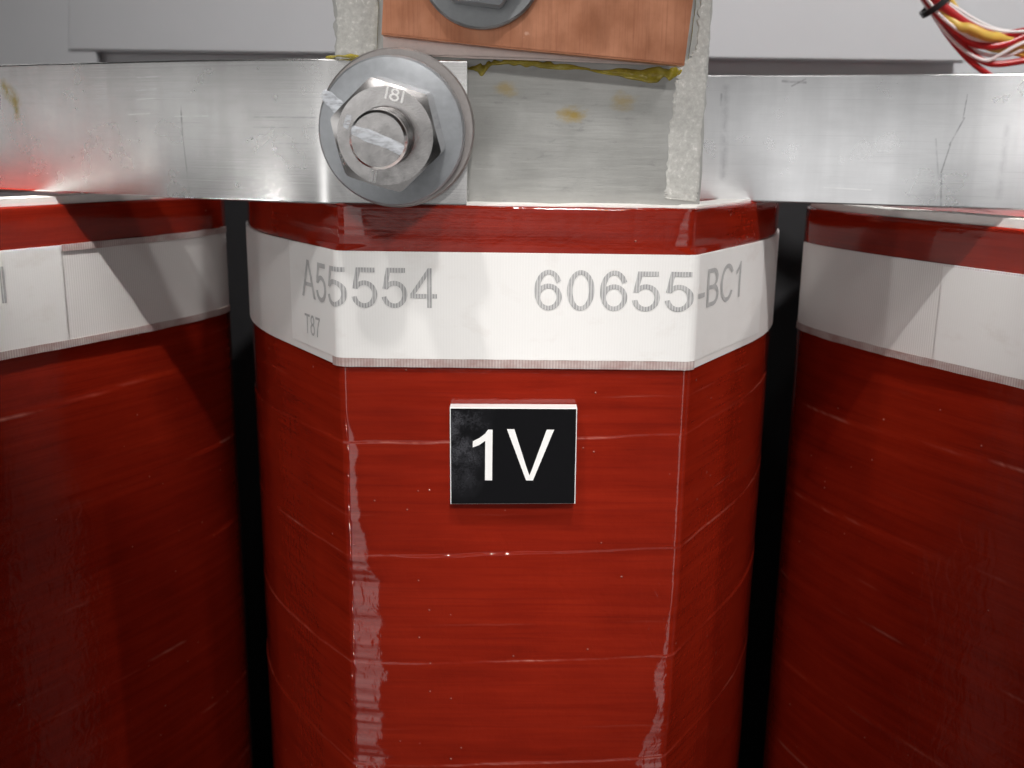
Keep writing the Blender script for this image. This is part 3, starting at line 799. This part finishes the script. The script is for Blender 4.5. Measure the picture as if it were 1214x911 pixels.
# ---------------------------------------------------------------- bolts
def lathe(prof, seg=72, cap0=False):
    """prof: (radius, out) pairs; axis along -y ('out' of the plate)"""
    m = len(prof); V = []; 
    for k in range(seg):
        a = 2 * math.pi * k / seg
        for r, o_ in prof: V.append((r * math.cos(a), -o_, r * math.sin(a)))
    Fl = [[k * m + i, ((k + 1) % seg) * m + i, ((k + 1) % seg) * m + i + 1, k * m + i + 1] for k in range(seg) for i in range(m - 1)]
    if cap0: Fl.append([k * m + m - 1 for k in range(seg)])
    return np.array(V), Fl
def hex_nut(a, o0, o1, rot, hole=None, seg=96):
    """a: half across flats; chamfered top"""
    rc = a * .955; V = []
    rows = 5
    for k in range(seg):
        th = 2 * math.pi * k / seg; q = (th - rot) % (math.pi / 3) - math.pi / 6
        r = a / math.cos(q); r = min(r, a * 1.135)
        top = o1 - max(0, r - rc) * .55; bot = o0 + max(0, r - rc) * .3
        ring = [(min(r, a * 1.0), o0), (r, bot), (r, top), (rc, o1), ((hole or 0.001), o1)]
        if hole: ring += [(hole, o0 + 2)]
        for rr, o_ in ring: V.append((rr * math.cos(th), -o_, rr * math.sin(th)))
    m = len(V) // seg
    Fl = [[k * m + i, ((k + 1) % seg) * m + i, ((k + 1) % seg) * m + i + 1, k * m + i + 1] for k in range(seg) for i in range(m - 1)]
    return np.array(V), Fl
def axis_frame(base, tilt_down, tilt_side):
    Mx = Matrix.Rotation(R(tilt_down), 3, 'X') @ Matrix.Rotation(R(tilt_side), 3, 'Z')
    A = np.array(Mx)
    return lambda P: np.asarray(P) @ A.T + np.asarray(base)
base_b = at(472, 153, 0)
fb = axis_frame(base_b, 5.0, -2.0)
bolt = empty("hex_bolt", base_b); tag(bolt, "zinc hex nut on big washers with a white paint stripe, on the bent bar", "bolt")
def part(name, VF, mat, parent, f, shade=35):
    return obj(name, f(VF[0]), VF[1], mat, parent, shade=shade)
part("flat_washer", lathe([(36, .3), (84.5, .3), (86.5, 2), (86.5, 15), (84.5, 17), (36, 17)]), M_zinc2, bolt, axis_frame(base_b, 0, 0))
fr_w = lambda P: fb(np.asarray(P) + [-3, 0, -1])
part("conical_washer", lathe([(34, 20), (78, 17.5), (80.5, 19), (80.5, 31), (78.5, 33.5), (60, 38), (34, 40)]), M_zinc, bolt, fr_w)
nut = part("hex_nut", hex_nut(52.5, 36.0, 94, R(44), 30.5), M_nut, bolt, fb, 25)
prof = [(29.5, 60)]
o_ = 92.0
while o_ < 130: prof += [(29.7, o_), (29.7, o_ + 1.2), (26.4, o_ + 4.2), (26.4, o_ + 5.0)]; o_ += 8.5
prof += [(29.2, 131), (29.2, 136.5), (26.6, 140.5), (.001, 140.5)]
stud = part("threaded_stud", lathe(prof, 64), M_nut, bolt, fb, 25)
def face_text(body, parent, f, mat, cx, cz, h, o_, rot=0, thick=1.6, sx=1.0, weight=0.0, name="embossed_mark"):
    bm = text_tris(body, weight)
    bmesh.ops.solidify(bm, geom=bm.faces[:], thickness=.001) if False else None
    xs = [v.co.x for v in bm.verts]; ys = [v.co.y for v in bm.verts]
    k = h / (max(ys) - min(ys)); mx, my = (min(xs) + max(xs)) / 2, (min(ys) + max(ys)) / 2
    r = bmesh.ops.extrude_face_region(bm, geom=bm.faces[:])
    top = {v for v in r['geom'] if isinstance(v, bmesh.types.BMVert)}
    V, Fl = [], []
    bm.verts.index_update(); c, s = math.cos(rot), math.sin(rot)
    for v in bm.verts:
        x, z = (v.co.x - mx) * k * sx, (v.co.y - my) * k
        V.append((cx + c * x - s * z, -(o_ + (thick if v in top else -.4)), cz + s * x + c * z))
    Fl = [[v.index for v in q.verts] for q in bm.faces]; bm.free()
    return obj(name, f(np.array(V)), Fl, mat, parent, shade=0)
face_text("l8l", nut, fb, M_mark, 11, 41.5, 12.5, 94, -.25, .7, 1.3)
face_text("ll", nut, fb, M_mark, -13, -41.5, 11, 94, -.2, .7, 1.2)
def stripe(name, parent, pts, f, mat, thick=.15):
    """brush mark on a face: pts are (x, z, half width, out)"""
    P = np.array(pts, float); V = []; nn = 30
    tt = np.linspace(0, len(P) - 1, nn); rs = np.random.default_rng(5)
    C = np.array([P[min(int(u), len(P) - 2)] * (1 - u + min(int(u), len(P) - 2)) + P[min(int(u), len(P) - 2) + 1] * (u - min(int(u), len(P) - 2)) for u in tt])
    D = np.gradient(C[:, :2], axis=0); D /= np.linalg.norm(D, axis=1)[:, None]
    for i in range(nn):
        px, pz = -D[i, 1], D[i, 0]; w = C[i, 2] * .9 * (1 + .18 * (hash_noise(np.array([i / 4.0 + 7]), 5)[0] - .5))
        if i in (0, nn - 1): w *= .6
        for q, e in ((-1, -.2), (-.8, thick), (0, thick * 1.3), (.8, thick), (1, -.2)):
            V.append((C[i, 0] + px * w * q, -(C[i, 3] + e), C[i, 1] + pz * w * q))
    Fl = [[i * 5 + k, i * 5 + k + 1, (i + 1) * 5 + k + 1, (i + 1) * 5 + k] for i in range(nn - 1) for k in range(4)]
    return obj(name, f(np.array(V)), Fl, mat, parent, shade=70)
stripe("paint_stripe", stud, [(-26, 10, 6, 140.5), (-9, 4, 7.5, 140.5), (11, -3, 7, 140.5), (25, -10, 6, 140.5)], fb, M_paint)
stripe("paint_stripe", bolt, [(-77, 40, 6, 33.4), (-66, 31, 8, 36.5), (-58, 24, 8, 39)], fb, M_paint)
stripe("paint_stripe", nut, [(-53, 20, 7, 88), (-47, 17, 9, 93.5), (-36, 13, 8, 94.2)], fb, M_paint)

base_u = at(571, -43, 4)
fu = axis_frame(base_u, 1.0, 0)
ub = empty("hex_bolt", base_u); tag(ub, "dark grey hex bolt head and washer on the copper bar, cut by the top edge", "bolt")
part("flat_washer", lathe([(30, .3), (66, .3), (69, 2.5), (69, 14), (66.5, 16.5), (30, 16.5)]), M_dark_steel, ub, fu)
part("hex_head", hex_nut(46, 17, 62, R(-6)), M_zinc, ub, fu, 25)

# ---------------------------------------------------------------- the 1V plate
yf = -20.0
o_front = [iz(533.2, 483.5, yf), iz(684.3, 484.2, yf), iz(682, 597.5, yf), iz(534, 598, yf)]
sign = empty("marking_plate", at(608, 600, 0)); tag(sign, "small black plate with white 1V stuck on the front of the middle coil", "label plate")
V, Fc = prism(o_front, yf, -1.0, .8)
obj("plate_body", V, Fc, M_white, sign, shade=30)
cxm = np.mean([p[0] for p in o_front]); czm = np.mean([p[1] for p in o_front])
inn = [(cxm + (x - cxm) * .985, czm + (z - czm) * .985) for x, z in o_front]
V, Fc = prism(inn, yf - 1.6, yf + .4, .6)
face = obj("face_layer", V, Fc, M_black, sign, shade=30)
def sign_text(body, xa, xb, ya, yb, weight):
    y = yf - 2.1
    bm = text_tris(body, weight)
    xs = [v.co.x for v in bm.verts]; ys = [v.co.y for v in bm.verts]
    a = at(xa, yb, y); b = at(xb, ya, y); V = []
    for v in bm.verts:
        u = (v.co.x - min(xs)) / (max(xs) - min(xs)); w = (v.co.y - min(ys)) / (max(ys) - min(ys))
        V.append((a[0] + u * (b[0] - a[0]), y, a[2] + w * (b[2] - a[2])))
    Fl = [[v.index for v in q.verts] for q in bm.faces]; bm.free()
    return obj("lettering", V, Fl, M_white, face, shade=0)
sign_text("1", 560.3, 584, 509.7, 569.5, 0.0)
sign_text("V", 600.2, 657, 509.7, 569.5, 0.0)

# ---------------------------------------------------------------- enclosure behind
YB = 1250.0
def world_box(px0, py0, px1, py1, y):
    a = at(px0, py1, y); b = at(px1, py0, y); return a[0], b[0], a[2], b[2]
x0, x1, z0, z1 = world_box(-700, -420, 1900, 900, YB + 40)
V, Fc = box(x0, x1, YB + 40, YB + 60, -Z0, z1)
tag(obj("enclosure_wall", V, Fc, M_panel, base=(0, YB + 50, -Z0), shade=0), "light grey sheet metal back wall of the cabinet behind the coils", "cabinet wall")
pan = empty("access_panel", at(610, 68, YB)); tag(pan, "wide grey sheet metal panel with folded edges, standing out from the cabinet wall", "panel")
out = [iz(79.5, -420, YB), iz(79.5, 60.5, YB), iz(1145.5, 74.5, YB), iz(1146, -420, YB)]
V, Fc = prism(out, YB, YB + 26, 5, 3)
obj("panel_sheet", V, Fc, M_panel, pan, shade=40)
x0, x1, z0, z1 = world_box(-700, -420, 77, 900, YB + 8)
V, Fc = box(x0, x1, YB + 6, YB + 38, -Z0, z1, 4, 2)
tag(obj("frame_post", V, Fc, M_panel, base=((x0 + x1) / 2, YB + 20, -Z0), shade=40), "grey sheet metal frame strip left of the wide panel, reaching below it", "frame")
x0, x1, z0, z1 = world_box(1149, -420, 1900, 900, YB + 8)
V, Fc = box(x0, x1, YB + 6, YB + 38, -Z0, z1, 4, 2)
tag(obj("frame_post", V, Fc, M_panel, base=((x0 + x1) / 2, YB + 20, -Z0), shade=40), "pale sheet metal frame strip right of the wide panel, behind the wire bundle", "frame")

V, Fc = box(-1500, 1500, 1080, 1100, -Z0, 200, 2, 1)  # board added to stop light showing through the gaps between the coils
tag(obj("blocker_board", V, Fc, M_blocker, base=(0, 1090, -Z0), shade=0), "dark barrier board added behind the three red coils to keep the gaps black", "blocker")
# ---------------------------------------------------------------- wire bundle
wb = empty("wire_bundle", at(1150, 40, 700)); tag(wb, "bundle of red, white and yellow wires held by a black cable tie", "wires")
YW = 700.0
def wire(pts, r, mat):
    P = [at(x, y, YW + d) for x, y, d in pts]
    V, Fl = tube(spline(P, 50), .86 * r * (DIST + YW) / F, 12)
    obj("wire", V, Fl, mat, wb, shade=60)
wire([(1066, -50, 0), (1096, -4, 0), (1120, 26, -4), (1150, 50, -4), (1185, 54, -6), (1230, 36, 0), (1290, 10, 0)], 5.0, M_wred)
wire([(1080, -50, 0), (1107, -4, -8), (1130, 17, -10), (1152, 32, -10), (1180, 42, -6), (1230, 34, 0), (1290, 14, 10)], 5.5, M_wred)
wire([(1090, -50, 6), (1116, -4, 0), (1140, 14, 2), (1164, 28, 4), (1190, 37, 4), (1230, 36, 6), (1290, 30, 6)], 2.8, M_wwhite)
wire([(1062, -46, -8), (1098, -2, -12), (1116, 20, -14), (1142, 40, -14), (1162, 48, -12), (1196, 46, -6), (1234, 26, 4), (1290, 0, 8)], 2.2, M_wwhite)
wire([(1084, -50, 4), (1118, 0, 0), (1146, 22, -4), (1172, 34, -8), (1200, 38, -10), (1240, 34, -6), (1290, 24, 4)], 2.2, M_wwhite)
wire([(1074, -48, 8), (1106, 2, 4), (1134, 30, -10), (1150, 34, -18), (1170, 43, -16), (1190, 46, -4), (1230, 62, 8), (1280, 84, 8)], 6.6, M_wyellow)
wire([(1070, -50, 10), (1102, 0, 8), (1126, 36, 6), (1150, 62, 4), (1178, 76, 4), (1230, 70, 4), (1290, 66, 4)], 4.4, M_wred)
wire([(1064, -50, 14), (1098, 2, 12), (1124, 42, 10), (1150, 72, 8), (1176, 92, 8), (1210, 120, 8)], 4.2, M_wred)
wire([(1060, -50, 18), (1096, 4, 10), (1122, 40, 2), (1146, 62, 0), (1168, 72, -2), (1184, 66, -6), (1206, 54, -8), (1240, 40, -6)], 2.4, M_wwhite)
wire([(1078, -50, 18), (1110, 2, 14), (1150, 56, 10), (1190, 66, 4), (1230, 52, 0), (1290, 40, 0)], 2.6, M_wwhite)
wire([(1090, -50, 18), (1120, 2, 14), (1160, 50, 12), (1194, 60, 8), (1230, 58, 4), (1290, 60, 0)], 4.4, M_wyellow)
wire([(1100, -50, 18), (1128, 2, 14), (1164, 46, 14), (1200, 62, 10), (1240, 70, 4), (1290, 80, 0)], 3.6, M_wyellow)
# cable tie: a strap round the bundle with a lock head
c = at(1109, 6, YW); ax = at(1122, 24, YW) - at(1096, -12, YW); ax /= np.linalg.norm(ax)
e1 = np.cross(ax, [0, 1, 0]); e1 /= np.linalg.norm(e1); e2 = np.cross(ax, e1); k = (DIST + YW) / F
ring = [c + e1 * 15.5 * k * math.cos(a) + e2 * 17 * k * math.sin(a) for a in np.linspace(0, 2 * math.pi, 48)]
Vs = []
for q, p in enumerate(ring):
    n = (p - c) / np.linalg.norm(p - c)
    for u, w in ((-3.2, 0), (3.2, 0), (3.2, 2.6), (-3.2, 2.6)): Vs.append(p + ax * u * k + n * w * k)
Fl = [[i * 4 + j, i * 4 + (j + 1) % 4, (i + 1) * 4 + (j + 1) % 4, (i + 1) * 4 + j] for i in range(47) for j in range(4)]
strap = obj("cable_tie", Vs, Fl, M_tie, wb, shade=40)
V, Fl = box(-5, 5, -5, 5, -4, 4, 1.2, 2)
hp = c + e1 * 16 * k * (1 if e1[0] > 0 else -1) + np.array([0, -6, 0])
obj("lock_head", V * k * 1.1 + hp, Fl, M_tie, strap, shade=40)

# amber varnish along the upper edge of the left bar
lb = left_bar
blob("varnish_spot", lb, [(386, 68, 3, 4), (400, 67, 3, 6), (418, 67, 4, 8), (437, 69, 2, 4)], 2, M_amber, 13, 26)
